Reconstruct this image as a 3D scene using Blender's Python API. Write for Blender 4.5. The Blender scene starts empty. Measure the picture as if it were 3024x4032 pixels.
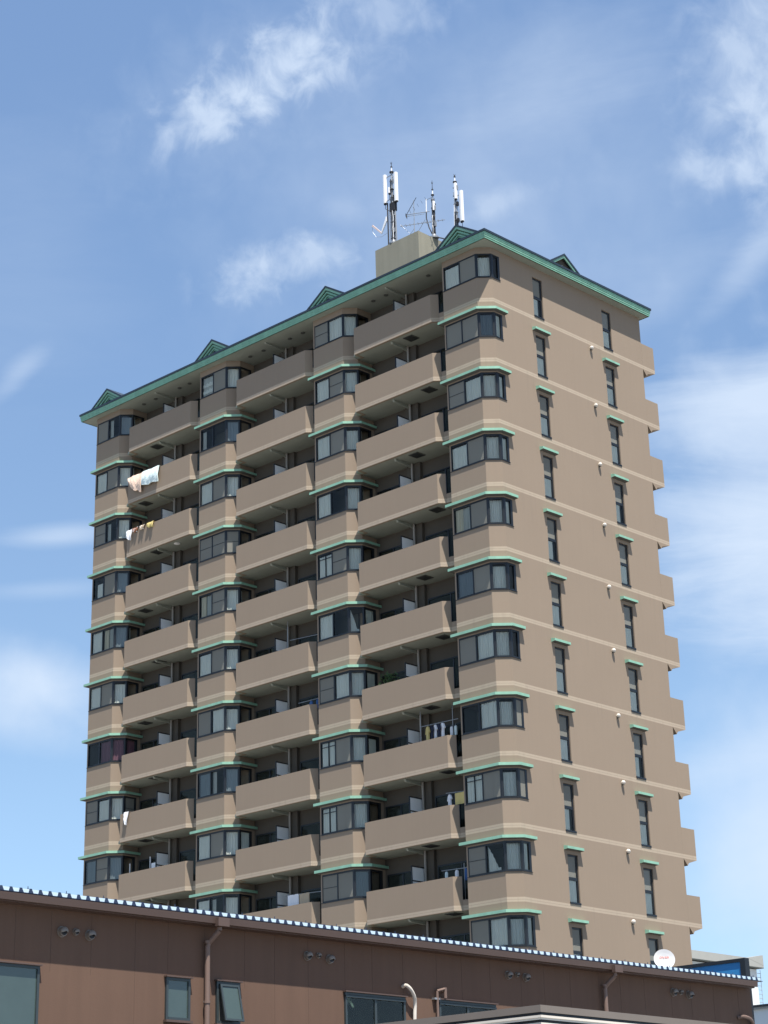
import bpy, math, random
from mathutils import Vector
R = math.radians
random.seed(7)
scene = bpy.context.scene
COL = scene.collection

# ------------------------------------------------------------------ camera
Z0 = 38.73            # world height of the top floor's pale band above the ground
cam_d = bpy.data.cameras.new("camera"); cam = bpy.data.objects.new("camera", cam_d); COL.objects.link(cam)
cam_d.sensor_fit = 'VERTICAL'; cam_d.sensor_height = 36.0; cam_d.sensor_width = 27.0
cam_d.lens = 7795.966 / 4032 * 36.0
cam_d.shift_x = 201.3 / 4032; cam_d.shift_y = -327.0 / 4032
cam_d.clip_start = 0.1; cam_d.clip_end = 6000
yaw, pit, rol = R(45.043), R(22.293), R(-1.03)
fw = Vector((-math.sin(yaw)*math.cos(pit), math.cos(yaw)*math.cos(pit), math.sin(pit)))
rt = Vector((math.cos(yaw), math.sin(yaw), 0)); up = rt.cross(fw)
rt2 = rt*math.cos(rol) + up*math.sin(rol); up2 = -rt*math.sin(rol) + up*math.cos(rol)
from mathutils import Matrix
M3 = Matrix((rt2, up2, -fw)).transposed()
cam.matrix_world = Matrix.Translation(Vector((48.959, -58.223, -37.132 + Z0))) @ M3.to_4x4()
scene.camera = cam

# ------------------------------------------------------------------ sun, sky, exposure
SUN = Vector((0.34, -0.165, 1.0)).normalized()
sd = bpy.data.lights.new("sun", 'SUN'); sd.energy = 5.0; sd.angle = R(0.53); sd.color = (1.0, 0.95, 0.88)
so = bpy.data.objects.new("sun", sd); COL.objects.link(so)
so.rotation_euler = SUN.to_track_quat('Z', 'Y').to_euler(); so.location = (20, -20, 90)
w = bpy.data.worlds.new("World"); scene.world = w; w.use_nodes = True
nt = w.node_tree; N = nt.nodes; L = nt.links; N.clear()
def nd(t, tree=None, **kw):
    n = (tree or nt).nodes.new(t)
    for k, v in kw.items(): setattr(n, k, v)
    return n
sky = nd('ShaderNodeTexSky'); sky.sky_type = 'NISHITA'; sky.sun_disc = False
sky.sun_elevation = math.asin(SUN.z); sky.sun_rotation = math.atan2(SUN.x, SUN.y)
sky.altitude = 0; sky.air_density = 1.0; sky.dust_density = 1.6; sky.ozone_density = 2.2
tc = nd('ShaderNodeTexCoord')
def mth(op, a, b=None, c=None, tree=None, clamp=False):
    T = tree or nt
    n = T.nodes.new('ShaderNodeMath'); n.operation = op; n.use_clamp = clamp
    for i, v in enumerate((a, b, c)):
        if v is None: continue
        if isinstance(v, (int, float)): n.inputs[i].default_value = v
        else: T.links.new(v, n.inputs[i])
    return n.outputs[0]
sp = nd('ShaderNodeSeparateXYZ'); L.new(tc.outputs['Generated'], sp.inputs[0])
az = mth('MULTIPLY', mth('ARCTAN2', sp.outputs[0], sp.outputs[1]), 180/math.pi)
el = mth('MULTIPLY', mth('ARCSINE', sp.outputs[2]), 180/math.pi)
cmb = nd('ShaderNodeCombineXYZ'); L.new(az, cmb.inputs[0]); L.new(el, cmb.inputs[1])
def noise(scale, detail=8, rough=.6, src=None, dist=0.0, off=0):
    mp = nd('ShaderNodeMapping'); L.new(src or cmb.outputs[0], mp.inputs[0])
    mp.inputs['Location'].default_value = (off, off*1.7, off*.3)
    n = nd('ShaderNodeTexNoise'); n.inputs['Scale'].default_value = scale; n.inputs['Detail'].default_value = detail
    n.inputs['Roughness'].default_value = rough; n.inputs['Distortion'].default_value = dist
    L.new(mp.outputs[0], n.inputs[0]); return n, mp
nB, _ = noise(.85, 12, .56, dist=.35); nS, mpS = noise(.20, 8, .62, off=3.1, dist=.5)
mpS.inputs['Scale'].default_value = (.55, 2.2, 1); mpS.inputs['Rotation'].default_value = (0, 0, R(-22))
def blob(a0, e0, sx, sy, ang, amp, nw, src):
    da = mth('SUBTRACT', az, a0); de = mth('SUBTRACT', el, e0); c, s = math.cos(R(ang)), math.sin(R(ang))
    x = mth('DIVIDE', mth('ADD', mth('MULTIPLY', da, c), mth('MULTIPLY', de, s)), sx)
    y = mth('DIVIDE', mth('SUBTRACT', mth('MULTIPLY', de, c), mth('MULTIPLY', da, s)), sy)
    r2 = mth('ADD', mth('MULTIPLY', x, x), mth('MULTIPLY', y, y))
    g = mth('EXPONENT', mth('MULTIPLY', r2, -1.0))
    # density: fractal noise lifted inside the cloud, thinning out towards its rim
    q = mth('SUBTRACT', mth('MULTIPLY_ADD', mth('SUBTRACT', src, .5), nw, mth('MULTIPLY', g, 1.15)), .22, clamp=True)
    return mth('MULTIPLY', mth('MULTIPLY', mth('POWER', q, 1.25), mth('MULTIPLY', mth('SUBTRACT', g, .03, clamp=True), 4.0, clamp=True)), amp, clamp=True)
puffy = [(-47.0, 32.4, 2.7, 1.1, 24, .78, 3.0), (-49.3, 31.2, 1.8, .8, 18, .62, 2.6), (-47.8, 32.0, 5.0, 2.4, 24, .22, 1.4), (-43.6, 34.0, 3.4, 1.2, 20, .40, 2.6),
         (-31.0, 32.0, 2.0, 3.4, -20, .60, 1.8), (-30.3, 29.8, 1.6, 2.2, 0, .72, 2.0), (-46.3, 27.0, 2.5, .75, 12, .62, 2.8), (-47.5, 26.6, 1.2, .7, 0, .35, 2.0),
         (-32.9, 29.05, 1.3, .5, 0, .5, 2.0), (-31.2, 28.9, 2.4, .5, 14, .35, 1.6), (-39.4, 28.6, 1.5, .4, 14, .42, 2.2), (-44.6, 28.6, .9, .5, 0, .18, 2.0)]
wisp = [(-32.0, 22.3, 4.2, 1.7, 8, .95, 1.6), (-31.8, 18.9, 4.2, 2.6, 14, .98, 1.9), (-31.8, 16.2, 3.4, 1.6, 8, .70, 2.0), (-32.6, 12.5, 3.2, .9, 10, .55, 1.8), (-32.3, 9.4, 2.6, 2.2, 0, .55, 1.0),
        (-53.3, 19.2, 2.2, .38, 6, .62, 1.4), (-54.9, 23.7, 1.2, .4, 45, .35, 1.4), (-31.6, 26.3, 2.6, .6, 40, .42, 1.6), (-55, 27, 4, 4, 0, .12, 1.6), (-38.0, 31.5, 6, 2.0, 20, .22, 2.2),
        (-53.8, 17.6, 2.5, .3, 5, .25, 1.4), (-35.0, 25.5, 4.5, 1.0, 25, .20, 2.0)]
bank = [(-40.0, 28.5, 9.0, 5.5, 0, .32, .9), (-31.3, 10.0, 4.4, 5.0, 0, .95, .7), (-31.0, 20.2, 4.2, 4.0, 8, .72, 1.8), (-54.4, 14.9, 3.6, 1.15, -3, .95, .9), (-54.4, 13.9, 3.0, .8, -8, .45, 1.2)]
nK, _ = noise(.55, 6, .5, off=7.7, dist=.2)
tot = None
for B_, src in ((puffy, nB.outputs[0]), (wisp, nS.outputs[0]), (bank, nK.outputs[0])):
    for a in B_:
        b = blob(*a, src); tot = b if tot is None else mth('SUBTRACT', mth('ADD', tot, b), mth('MULTIPLY', tot, b))
haze_f = mth('MULTIPLY', mth('EXPONENT', mth('MULTIPLY', mth('SUBTRACT', el, 6.0), -1/9.5)), .78, clamp=True)
# thin high veil: evens out the clear-sky model towards an all-round summer blue
veil = nd('ShaderNodeMix', data_type='RGBA'); veil.inputs['Factor'].default_value = .74
L.new(sky.outputs[0], veil.inputs['A']); veil.inputs['B'].default_value = (2.25, 3.85, 7.2, 1)
hz = nd('ShaderNodeMix', data_type='RGBA'); L.new(haze_f, hz.inputs['Factor']); L.new(veil.outputs['Result'], hz.inputs['A']); hz.inputs['B'].default_value = (6.2, 9.7, 13.4, 1)
mix = nd('ShaderNodeMix', data_type='RGBA'); L.new(mth('MULTIPLY', tot, .85), mix.inputs['Factor'])
L.new(hz.outputs['Result'], mix.inputs['A']); mix.inputs['B'].default_value = (7.5, 8.7, 10.4, 1)
bg = nd('ShaderNodeBackground'); bg.inputs[1].default_value = 0.05; L.new(mix.outputs['Result'], bg.inputs[0])
wo = nd('ShaderNodeOutputWorld'); L.new(bg.outputs[0], wo.inputs[0])
scene.view_settings.view_transform = 'Standard'; scene.view_settings.look = 'None'
scene.view_settings.exposure = 1.0; scene.view_settings.gamma = 1.0
scene.render.resolution_x = 768; scene.render.resolution_y = 1024
scene.render.engine = 'CYCLES'; scene.cycles.transparent_max_bounces = 12; scene.cycles.max_bounces = 8

# ------------------------------------------------------------------ materials
MATS = {}
def mat(name, col, rough=.8, metal=0.0, vary=.10, nscale=1.2, bump=0.0, bscale=40, spec=.4, streak=0.0):
    m = bpy.data.materials.new(name); m.use_nodes = True; t = m.node_tree; b = t.nodes['Principled BSDF']
    b.inputs['Roughness'].default_value = rough; b.inputs['Metallic'].default_value = metal
    b.inputs['Specular IOR Level'].default_value = spec
    g = t.nodes.new('ShaderNodeNewGeometry')
    n = t.nodes.new('ShaderNodeTexNoise'); n.inputs['Scale'].default_value = nscale; n.inputs['Detail'].default_value = 6
    t.links.new(g.outputs['Position'], n.inputs[0])
    f = mth('MULTIPLY_ADD', n.outputs[0], 2*vary, 1-vary, tree=t)
    if streak:
        mp = t.nodes.new('ShaderNodeMapping'); mp.inputs['Scale'].default_value = (3.2, 3.2, .25); t.links.new(g.outputs['Position'], mp.inputs[0])
        n2 = t.nodes.new('ShaderNodeTexNoise'); n2.inputs['Scale'].default_value = 1.6; n2.inputs['Detail'].default_value = 5; t.links.new(mp.outputs[0], n2.inputs[0])
        f = mth('MULTIPLY', f, mth('MULTIPLY_ADD', n2.outputs[0], 2*streak, 1-streak, tree=t), tree=t)
    mx = t.nodes.new('ShaderNodeVectorMath'); mx.operation = 'SCALE'; mx.inputs[0].default_value = col; t.links.new(f, mx.inputs['Scale'])
    t.links.new(mx.outputs[0], b.inputs['Base Color'])
    if bump:
        nb = t.nodes.new('ShaderNodeTexNoise'); nb.inputs['Scale'].default_value = bscale; t.links.new(g.outputs['Position'], nb.inputs[0])
        bp = t.nodes.new('ShaderNodeBump'); bp.inputs['Strength'].default_value = bump; bp.inputs['Distance'].default_value = .02
        t.links.new(nb.outputs[0], bp.inputs['Height']); t.links.new(bp.outputs[0], b.inputs['Normal'])
    MATS[name] = m; return m
def stucco():
    """tan sprayed wall paint, with the paler double band at every floor line and faint rain streaks"""
    m = mat('tan_wall_paint', (1, 1, 1), .9, vary=.04, nscale=.5, bump=.08, bscale=24, streak=.025)
    t = m.node_tree; g = t.nodes.new('ShaderNodeNewGeometry'); s = t.nodes.new('ShaderNodeSeparateXYZ'); t.links.new(g.outputs['Position'], s.inputs[0])
    z = mth('FLOORED_MODULO', mth('SUBTRACT', s.outputs[2], Z0, tree=t), 2.8, tree=t)
    band = mth('GREATER_THAN', z, 2.8-.178, tree=t)
    gr = mth('MULTIPLY', mth('GREATER_THAN', z, 2.8-.098, tree=t), mth('LESS_THAN', z, 2.8-.084, tree=t), tree=t)
    c = t.nodes.new('ShaderNodeMix'); c.data_type = 'RGBA'; t.links.new(band, c.inputs['Factor'])
    c.inputs['A'].default_value = (.257, .199, .146, 1); c.inputs['B'].default_value = (.385, .312, .236, 1)
    c2 = t.nodes.new('ShaderNodeMix'); c2.data_type = 'RGBA'; t.links.new(gr, c2.inputs['Factor'])
    t.links.new(c.outputs['Result'], c2.inputs['A']); c2.inputs['B'].default_value = (.27, .22, .165, 1)
    # rain stains: thin vertical runs starting under each floor band and fading downwards
    mp = t.nodes.new('ShaderNodeMapping'); mp.inputs['Scale'].default_value = (5.5, 5.5, .35); t.links.new(g.outputs['Position'], mp.inputs[0])
    ns = t.nodes.new('ShaderNodeTexNoise'); ns.inputs['Scale'].default_value = 1.0; ns.inputs['Detail'].default_value = 7; t.links.new(mp.outputs[0], ns.inputs[0])
    run = mth('MULTIPLY', mth('SUBTRACT', ns.outputs[0], .54, tree=t, clamp=True), 5.0, tree=t, clamp=True)
    fade = mth('MULTIPLY', mth('SUBTRACT', z, .9, tree=t), .58, tree=t, clamp=True)
    n3 = t.nodes.new('ShaderNodeTexNoise'); n3.inputs['Scale'].default_value = .13; n3.inputs['Detail'].default_value = 3; t.links.new(g.outputs['Position'], n3.inputs[0])
    k = mth('MULTIPLY', mth('MULTIPLY', run, fade, tree=t), .20, tree=t)
    k = mth('MULTIPLY_ADD', mth('SUBTRACT', n3.outputs[0], .5, tree=t), .22, k, tree=t, clamp=True)
    c3 = t.nodes.new('ShaderNodeMix'); c3.data_type = 'RGBA'; t.links.new(k, c3.inputs['Factor']); t.links.new(c2.outputs['Result'], c3.inputs['A']); c3.inputs['B'].default_value = (.17, .145, .11, 1)
    vm = [n for n in t.nodes if n.type == 'VECT_MATH'][0]; t.links.new(c3.outputs['Result'], vm.inputs[0])
    return m
WALL = stucco()
GREEN = mat('mint_green_metal', (.225, .425, .315), .55, vary=.20, nscale=2.2, streak=.16)
FASCIA = mat('weathered_green_fascia', (.19, .385, .28), .6, vary=.16, nscale=1.6, streak=.24)
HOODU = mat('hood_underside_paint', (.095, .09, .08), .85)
ROOF = mat('dark_slate_metal', (.020, .032, .045), .45)
SOFFIT = mat('pale_soffit_paint', (.27, .29, .25), .9, vary=.12, nscale=1.6)
RECESS = mat('shaded_recess_tan', (.088, .076, .062), .9, vary=.1)  # tan wall darkened: the shade of the recess is put into the colour
FRAME = mat('black_window_frame', (.012, .014, .017), .35, vary=.15)
INNER = mat('room_gloom_tone', (.085, .085, .075), .95)  # dark colour stands in for the dimness of deep rooms behind the glass
PANEL = mat('white_partition_board', (.88, .89, .88), .6, vary=.04)
HATCH = mat('dark_hatch_steel', (.085, .09, .08), .6)
PIPE = mat('grey_drain_pipe', (.30, .28, .25), .6)
CONC = mat('bare_concrete', (.245, .232, .178), .92, vary=.10, nscale=1.1, bump=.12, bscale=9, streak=.12)
CURT = mat('white_curtain', (.66, .67, .63), .9, vary=.05)
CURTB = mat('cream_curtain', (.62, .57, .45), .9, vary=.1)
CURTP = mat('plum_curtain', (.16, .07, .10), .9, vary=.1)
CURTG = mat('grey_curtain', (.46, .47, .44), .9, vary=.1)
HOODM = mat('beige_vent_metal', (.21, .18, .155), .45, metal=.2)
VENTW = mat('white_vent_cap', (.62, .57, .50), .5)
BROWN = mat('brown_siding', (.121, .071, .048), .8, vary=.09, nscale=.7, bump=.05, bscale=30, streak=.12)
JOINT = mat('joint_sealant', (.095, .06, .045), .8)
BRTRIM = mat('brown_gutter', (.095, .063, .052), .5, vary=.1)
BRPIPE = mat('brown_downpipe', (.17, .115, .092), .45, vary=.08)
RIB = mat('navy_roof_sheet', (.022, .035, .075), .4)
PAN = mat('pale_blue_pan_end', (.36, .46, .53), .4, vary=.06, nscale=6)
ALU = mat('bronze_sash', (.045, .058, .062), .35, metal=.2)
WHITE = mat('white_paint', (.82, .82, .82), .45, vary=.03)
STEEL = mat('galvanised_steel', (.33, .34, .35), .45, metal=.5)
CABLE = mat('black_cable', (.02, .02, .024), .6)
BLUE = mat('blue_sign_face', (.03, .22, .48), .45, vary=.18, nscale=2)
BLACK = mat('black_trim', (.012, .014, .018), .5)
OFFW = mat('offwhite_cladding', (.74, .76, .74), .6, vary=.05)
GREYF = mat('grey_fascia', (.36, .36, .33), .6)
CAPM = mat('weathered_cap_metal', (.17, .145, .125), .7, vary=.12)
ASPH = mat('bounce_fill_ground', (.185, .178, .165), .92, vary=.2, nscale=.6, bump=.3, bscale=30)  # unseen ground, its colour raised to bounce fill onto soffits and undersides
RED = mat('faded_red_ink', (.55, .10, .06), .6)
YEL = mat('yellow_cotton', (.62, .50, .20), .9)
PINK = mat('peach_cotton', (.74, .55, .43), .9, vary=.25, nscale=9)
AQUA = mat('pale_aqua_cotton', (.68, .79, .78), .9, vary=.2, nscale=7)
BRC = mat('brown_cotton', (.30, .13, .07), .9)
NAVY = mat('navy_cotton', (.02, .025, .05), .9)
BLUC = mat('blue_cotton', (.06, .14, .34), .9)
WHC = mat('white_cotton', (.84, .84, .86), .9)
BEI = mat('beige_cotton', (.50, .40, .28), .9)
LEAF = mat('leaf_green', (.05, .10, .035), .7, vary=.4, nscale=12)
POT = mat('clay_pot', (.25, .11, .06), .8)
def glassm(name, tint, refl):
    m = bpy.data.materials.new(name); m.use_nodes = True; t = m.node_tree; t.nodes.clear()
    o = t.nodes.new('ShaderNodeOutputMaterial'); mx = t.nodes.new('ShaderNodeMixShader')
    tr = t.nodes.new('ShaderNodeBsdfTransparent'); tr.inputs[0].default_value = (*tint, 1)
    gl = t.nodes.new('ShaderNodeBsdfGlossy'); gl.inputs['Roughness'].default_value = .03; gl.inputs[0].default_value = (.92, .88, .80, 1)
    fr = t.nodes.new('ShaderNodeFresnel'); fr.inputs[0].default_value = refl
    g = t.nodes.new('ShaderNodeNewGeometry'); n = t.nodes.new('ShaderNodeTexNoise'); n.inputs['Scale'].default_value = 1.3
    t.links.new(g.outputs['Position'], n.inputs[0]); b = t.nodes.new('ShaderNodeBump'); b.inputs['Strength'].default_value = .12; b.inputs['Distance'].default_value = .05
    t.links.new(n.outputs[0], b.inputs['Height']); t.links.new(b.outputs[0], gl.inputs['Normal'])
    t.links.new(fr.outputs[0], mx.inputs[0]); t.links.new(tr.outputs[0], mx.inputs[1]); t.links.new(gl.outputs[0], mx.inputs[2])
    t.links.new(mx.outputs[0], o.inputs[0]); return m
GLASS = glassm('window_glass', (.95, .98, .96), 1.38)
GLASSD = glassm('balcony_door_glass', (.72, .74, .72), 1.16)
GLASSB = glassm('sky_reflection_glass', (.60, .66, .70), 1.8)  # some panes' blue-grey sky reflection, put into the tint and a stronger mirror
GLASSG = glassm('green_tint_glass', (.80, .90, .84), 1.5)
FROST = mat('frosted_pane', (.052, .075, .068), .18, vary=.15, nscale=2.5, spec=.8)
def screenm():
    m = bpy.data.materials.new('insect_screen'); m.use_nodes = True; t = m.node_tree; t.nodes.clear()
    o = t.nodes.new('ShaderNodeOutputMaterial'); mx = t.nodes.new('ShaderNodeMixShader'); mx.inputs[0].default_value = .80
    tr = t.nodes.new('ShaderNodeBsdfTransparent'); d = t.nodes.new('ShaderNodeBsdfDiffuse'); d.inputs[0].default_value = (.24, .235, .205, 1)
    t.links.new(tr.outputs[0], mx.inputs[1]); t.links.new(d.outputs[0], mx.inputs[2]); t.links.new(mx.outputs[0], o.inputs[0]); return m
SCREEN = screenm()

# ------------------------------------------------------------------ mesh helpers
class MB:
    def __init__(s): s.v = []; s.f = []; s.m = []; s.mats = []
    def mi(s, m):
        if m not in s.mats: s.mats.append(m)
        return s.mats.index(m)
    def poly(s, pts, m): b = len(s.v); s.v += [tuple(p) for p in pts]; s.f.append(list(range(b, b+len(pts)))); s.m.append(s.mi(m)); return s
    def hull(s, a, b_, m, caps=True, ma=None, mb=None):
        """prism between two equal rings"""
        n = len(a); o = len(s.v); s.v += [tuple(p) for p in a] + [tuple(p) for p in b_]; k = s.mi(m)
        for i in range(n):
            j = (i+1) % n; s.f.append([o+i, o+j, o+n+j, o+n+i]); s.m.append(k)
        if caps:
            s.f.append([o+i for i in range(n)][::-1]); s.m.append(s.mi(ma or m))
            s.f.append([o+n+i for i in range(n)]); s.m.append(s.mi(mb or m))
        return s
    def box(s, x0, x1, y0, y1, z0, z1, m):
        return s.hull([(x0,y0,z0),(x1,y0,z0),(x1,y1,z0),(x0,y1,z0)], [(x0,y0,z1),(x1,y0,z1),(x1,y1,z1),(x0,y1,z1)], m)
    def prism(s, plan, z0, z1, m, top=None, bot=None):
        return s.hull([(x,y,z0) for x,y in plan], [(x,y,z1) for x,y in plan], m, True, bot, top)
    def tube(s, p0, p1, r0, r1, m, n=8):
        p0 = Vector(p0); p1 = Vector(p1); d = (p1-p0).normalized(); a = d.orthogonal().normalized(); b = d.cross(a)
        A = [p0+(a*math.cos(2*math.pi*i/n)+b*math.sin(2*math.pi*i/n))*r0 for i in range(n)]
        B = [p1+(a*math.cos(2*math.pi*i/n)+b*math.sin(2*math.pi*i/n))*r1 for i in range(n)]
        return s.hull(A, B, m)
    def path(s, pts, r, m, n=8):
        for a, b in zip(pts[:-1], pts[1:]): s.tube(a, b, r, r, m, n)
        return s
    def lathe(s, c, axis, prof, m, n=14, up=None):
        """prof: (distance along axis, radius)"""
        c = Vector(c); d = Vector(axis).normalized(); a = (Vector(up) if up else d.orthogonal()).normalized(); b = d.cross(a)
        rings = [[c+d*h+(a*math.cos(2*math.pi*i/n)+b*math.sin(2*math.pi*i/n))*r for i in range(n)] for h, r in prof]
        for A, B in zip(rings[:-1], rings[1:]): s.hull(A, B, m, caps=False)
        s.poly(rings[0][::-1], m); s.poly(rings[-1], m); return s
    def seg(s, p0, p1, s0, s1, z0, z1, d0, d1, m):
        """box lying along the wall line p0-p1, from s0 to s1 along it, d0..d1 outwards"""
        p0 = Vector(p0); p1 = Vector(p1); t = (p1-p0).normalized(); n = Vector((t.y, -t.x))
        q = [p0+t*s0+n*d0, p0+t*s1+n*d0, p0+t*s1+n*d1, p0+t*s0+n*d1]
        return s.hull([(a.x,a.y,z0) for a in q], [(a.x,a.y,z1) for a in q], m)
    def sheet(s, p0, p1, s0, s1, z0, z1, d, m, n=1, wav=0.0, top=None, ph=0):
        p0 = Vector(p0); p1 = Vector(p1); t = (p1-p0).normalized(); nn = Vector((t.y, -t.x)); o = len(s.v)
        for i in range(n+1):
            u = s0+(s1-s0)*i/n; q = p0+t*u+nn*(d+wav*math.sin(i*1.9+ph)+.4*wav*math.sin(i*.83+ph*2))
            s.v += [(q.x,q.y,z0), (q.x,q.y,z1 if top is None else top(i/n))]
        k = s.mi(m)
        for i in range(n): s.f.append([o+2*i, o+2*i+2, o+2*i+3, o+2*i+1]); s.m.append(k)
        return s
    def mesh(s, name, smooth=False):
        me = bpy.data.meshes.new(name); me.from_pydata(s.v, [], s.f)
        for m in s.mats: me.materials.append(m)
        me.polygons.foreach_set('material_index', s.m)
        if smooth: me.polygons.foreach_set('use_smooth', [True]*len(s.f))
        import bmesh
        bm = bmesh.new(); bm.from_mesh(me); bmesh.ops.recalc_face_normals(bm, faces=bm.faces); bm.to_mesh(me); bm.free()
        return me
    def build(s, name, parent=None, loc=(0,0,0), smooth=False):
        o = bpy.data.objects.new(name, s.mesh(name, smooth)); COL.objects.link(o); o.location = loc
        if parent: o.parent = parent
        return o
def put(me, name, parent, loc=(0,0,0)):
    o = bpy.data.objects.new(name, me); COL.objects.link(o); o.location = loc; o.parent = parent; return o
def tag(o, label=None, cat=None, group=None, kind=None):
    for k, v in (('label', label), ('category', cat), ('group', group), ('kind', kind)):
        if v: o[k] = v
    return o
def empty(name, loc, rz=0):
    o = bpy.data.objects.new(name, None); COL.objects.link(o); o.location = loc; o.rotation_euler = (0,0,rz); o.empty_display_size = .5; return o
def sweep(mb, path, prof, mats, cap=True):
    """sweep a profile (outward offset, z) along a plan polyline with mitred corners; mats per profile edge"""
    P = [Vector(p) for p in path]; rings = []
    for i, p in enumerate(P):
        ns = []
        if i > 0: t = (P[i]-P[i-1]).normalized(); ns.append(Vector((t.y,-t.x)))
        if i < len(P)-1: t = (P[i+1]-P[i]).normalized(); ns.append(Vector((t.y,-t.x)))
        n = ns[0] if len(ns) == 1 else (ns[0]+ns[1])/(1+ns[0].dot(ns[1]))
        rings.append([(p.x+n.x*d, p.y+n.y*d, z) for d, z in prof])
    k = len(prof)
    for a, b in zip(rings[:-1], rings[1:]):
        for i in range(k):
            j = (i+1) % k; mb.poly([a[i], a[j], b[j], b[i]], mats[i] if isinstance(mats, (list, tuple)) else mats)
    if cap:
        m0 = mats[0] if isinstance(mats, (list, tuple)) else mats
        mb.poly(rings[0][::-1], m0); mb.poly(rings[-1], m0)
    return mb

# ------------------------------------------------------------------ ground
g = MB().poly([(-3000,-3000,0),(3000,-3000,0),(3000,3000,0),(-3000,3000,0)], ASPH).build('ground'); tag(g, kind='structure')

# ------------------------------------------------------------------ the tower
H = 2.8; W = 10.93
K1 = [-24.739, -16.591, -8.609, -.479]          # front corners of the four bay columns, left to right
BL = [-26.592, -18.488, -10.527, -2.426]
C = .479; RY = 1.40                              # chamfer size, depth of the balcony recess
XL = BL[0]
tower = empty('apartment_tower', (0, 0, Z0))
tag(tower, 'tan high-rise apartment tower with mint green window hoods and green gabled roof edge', 'apartment building')
SL = [(3.20, 3.85), (8.07, 8.71)]                # slit windows on the end wall
def outline(cav, slits):
    p = []
    for b, k in zip(BL, K1):
        last = b == BL[-1]
        if cav:
            i = .07
            p += [(b, RY), (b, 0), (b+i, 0), (b+i, 1.0)]
            if last: p += [(-1.0, 1.0)] + [(0, 1.0)]
            else: p += [(k+C-.75, 1.0), (k+C, 1.22), (k+C, RY)]
        else:
            p += [(b, RY), (b, 0), (k, 0), (k+C, C)]
            if not last: p += [(k+C, RY)]
    for a, b in SL:
        if slits: p += [(0, a), (-.24, a), (-.24, b), (0, b)]
    p += [(0, W), (XL, W)]
    if p[0][0] == XL: p[0] = (XL, RY)
    return p
mb = MB()
NF = 14
zf = -36.4-2.33
for i in range(12):
    z = -i*H
    top0 = 2.42 if i == 0 else H-.67-.0
    mb.prism(outline(0, 0), z+2.12, z+(2.42 if i == 0 else 2.8-.67+.0-.0) if i == 0 else z+2.13, WALL) if i == 0 else None
    mb.prism(outline(0, 0), z-.67, z+.03, WALL)
    mb.prism(outline(0, 1), z+.03, z+.97, WALL)
    mb.prism(outline(1, 1), z+.97, z+1.93, WALL)
    mb.prism(outline(1, 0), z+1.93, z+(2.12 if i == 0 else 2.13), WALL)
mb.prism(outline(0, 0), -Z0, -11*H-.67, WALL)
mb.build('wall', tower)
# slit through the rest: dark linings behind the bay glass, room gloom put into their colour
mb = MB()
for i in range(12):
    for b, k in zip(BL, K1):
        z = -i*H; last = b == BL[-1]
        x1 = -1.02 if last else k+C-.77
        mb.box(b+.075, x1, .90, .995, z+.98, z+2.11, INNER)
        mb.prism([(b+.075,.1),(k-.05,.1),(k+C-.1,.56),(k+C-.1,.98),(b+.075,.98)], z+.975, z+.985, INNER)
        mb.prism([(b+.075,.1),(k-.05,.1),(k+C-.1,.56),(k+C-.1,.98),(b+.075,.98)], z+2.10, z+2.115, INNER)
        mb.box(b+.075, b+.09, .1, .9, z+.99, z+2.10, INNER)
mb.build('room_gloom_lining', tower)

# bay windows
ST = {0: ['gdb d', 'tgw d', 'gww d', 'wgwd'], 1: ['wgw d', 'ddb d', 'wgw d', 'ggbw'], 2: ['gdw d', 'wgw d', 'wgw d', 'gwww'],
      3: ['lgb d', 'ggg d', 'wdw d', 'wgww'], 4: ['wcb d', 'cgw d', 'sgw d', 'cgww'], 5: ['wgw d', 'wgw d', 'wdx w', 'bgwd'],
      6: ['dpp p', 'gww d', 'gww w', 'gwwd'], 7: ['gww g', 'bdb d', 'sqw w', 'dwwg'], 8: ['bgb d', 'wgw w', 'sqw d', 'sqwg'],
      9: ['wgw d', 'wdw d', 'ggb d', 'gxww'], 10: ['wgw d', 'wgw d', 'wgw g', 'gwww'], 11: ['wgw d', 'wgw d', 'wgw g', 'wwww']}
def bay_path(b, k, last):
    p = [(b+.02, 0.0), (k, 0.0), (k+C, C)]
    p.append((0, 1.0) if last else (k+C, 1.22))
    return p
ZS, ZH = .97, 2.13
def bay_frame(b, k, last, split):
    P = bay_path(b, k, last); mb = MB(); w = FRAME
    L_ = [(Vector(P[i+1])-Vector(P[i])).length for i in range(3)]
    for i in range(3):
        e0 = 0 if i == 0 else .0; d0, d1 = -.075, -.012
        a, c = P[i], P[i+1]
        mb.seg(a, c, 0, L_[i], ZS-.0, ZS+.075, d0, d1, w)          # sill rail
        mb.seg(a, c, 0, L_[i], ZH-.075, ZH, d0, d1, w)             # head rail
        mb.seg(a, c, -.01, L_[i]+.01, ZS-.012, ZS+.012, -.02, .03, w)  # drip sill
    def post(i, s0, s1, dd=.004): mb.seg(P[i], P[i+1], s0, s1, ZS+.01, ZH-.005, -.085, -.008+dd, w)
    post(0, 0, .08); m = L_[0]*.5
    post(0, m-.03, m+.03)
    if split:
        for q in (.27, .75): post(0, L_[0]*q-.015, L_[0]*q+.015, -.02)
        mb.seg(P[0], P[1], .1, m, 1.86, 1.885, -.06, -.03, w)
    post(0, L_[0]-.06, L_[0]+.0); post(1, 0, .085); post(1, L_[1]-.075, L_[1]); post(2, 0, .10); post(2, L_[2]-.12, L_[2])
    if not last: mb.seg(P[2], P[2+1], L_[2], L_[2]+.0001, ZS, ZH, -.05, -.01, w)
    return mb
frames = {}
rng = random.Random(11)
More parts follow.
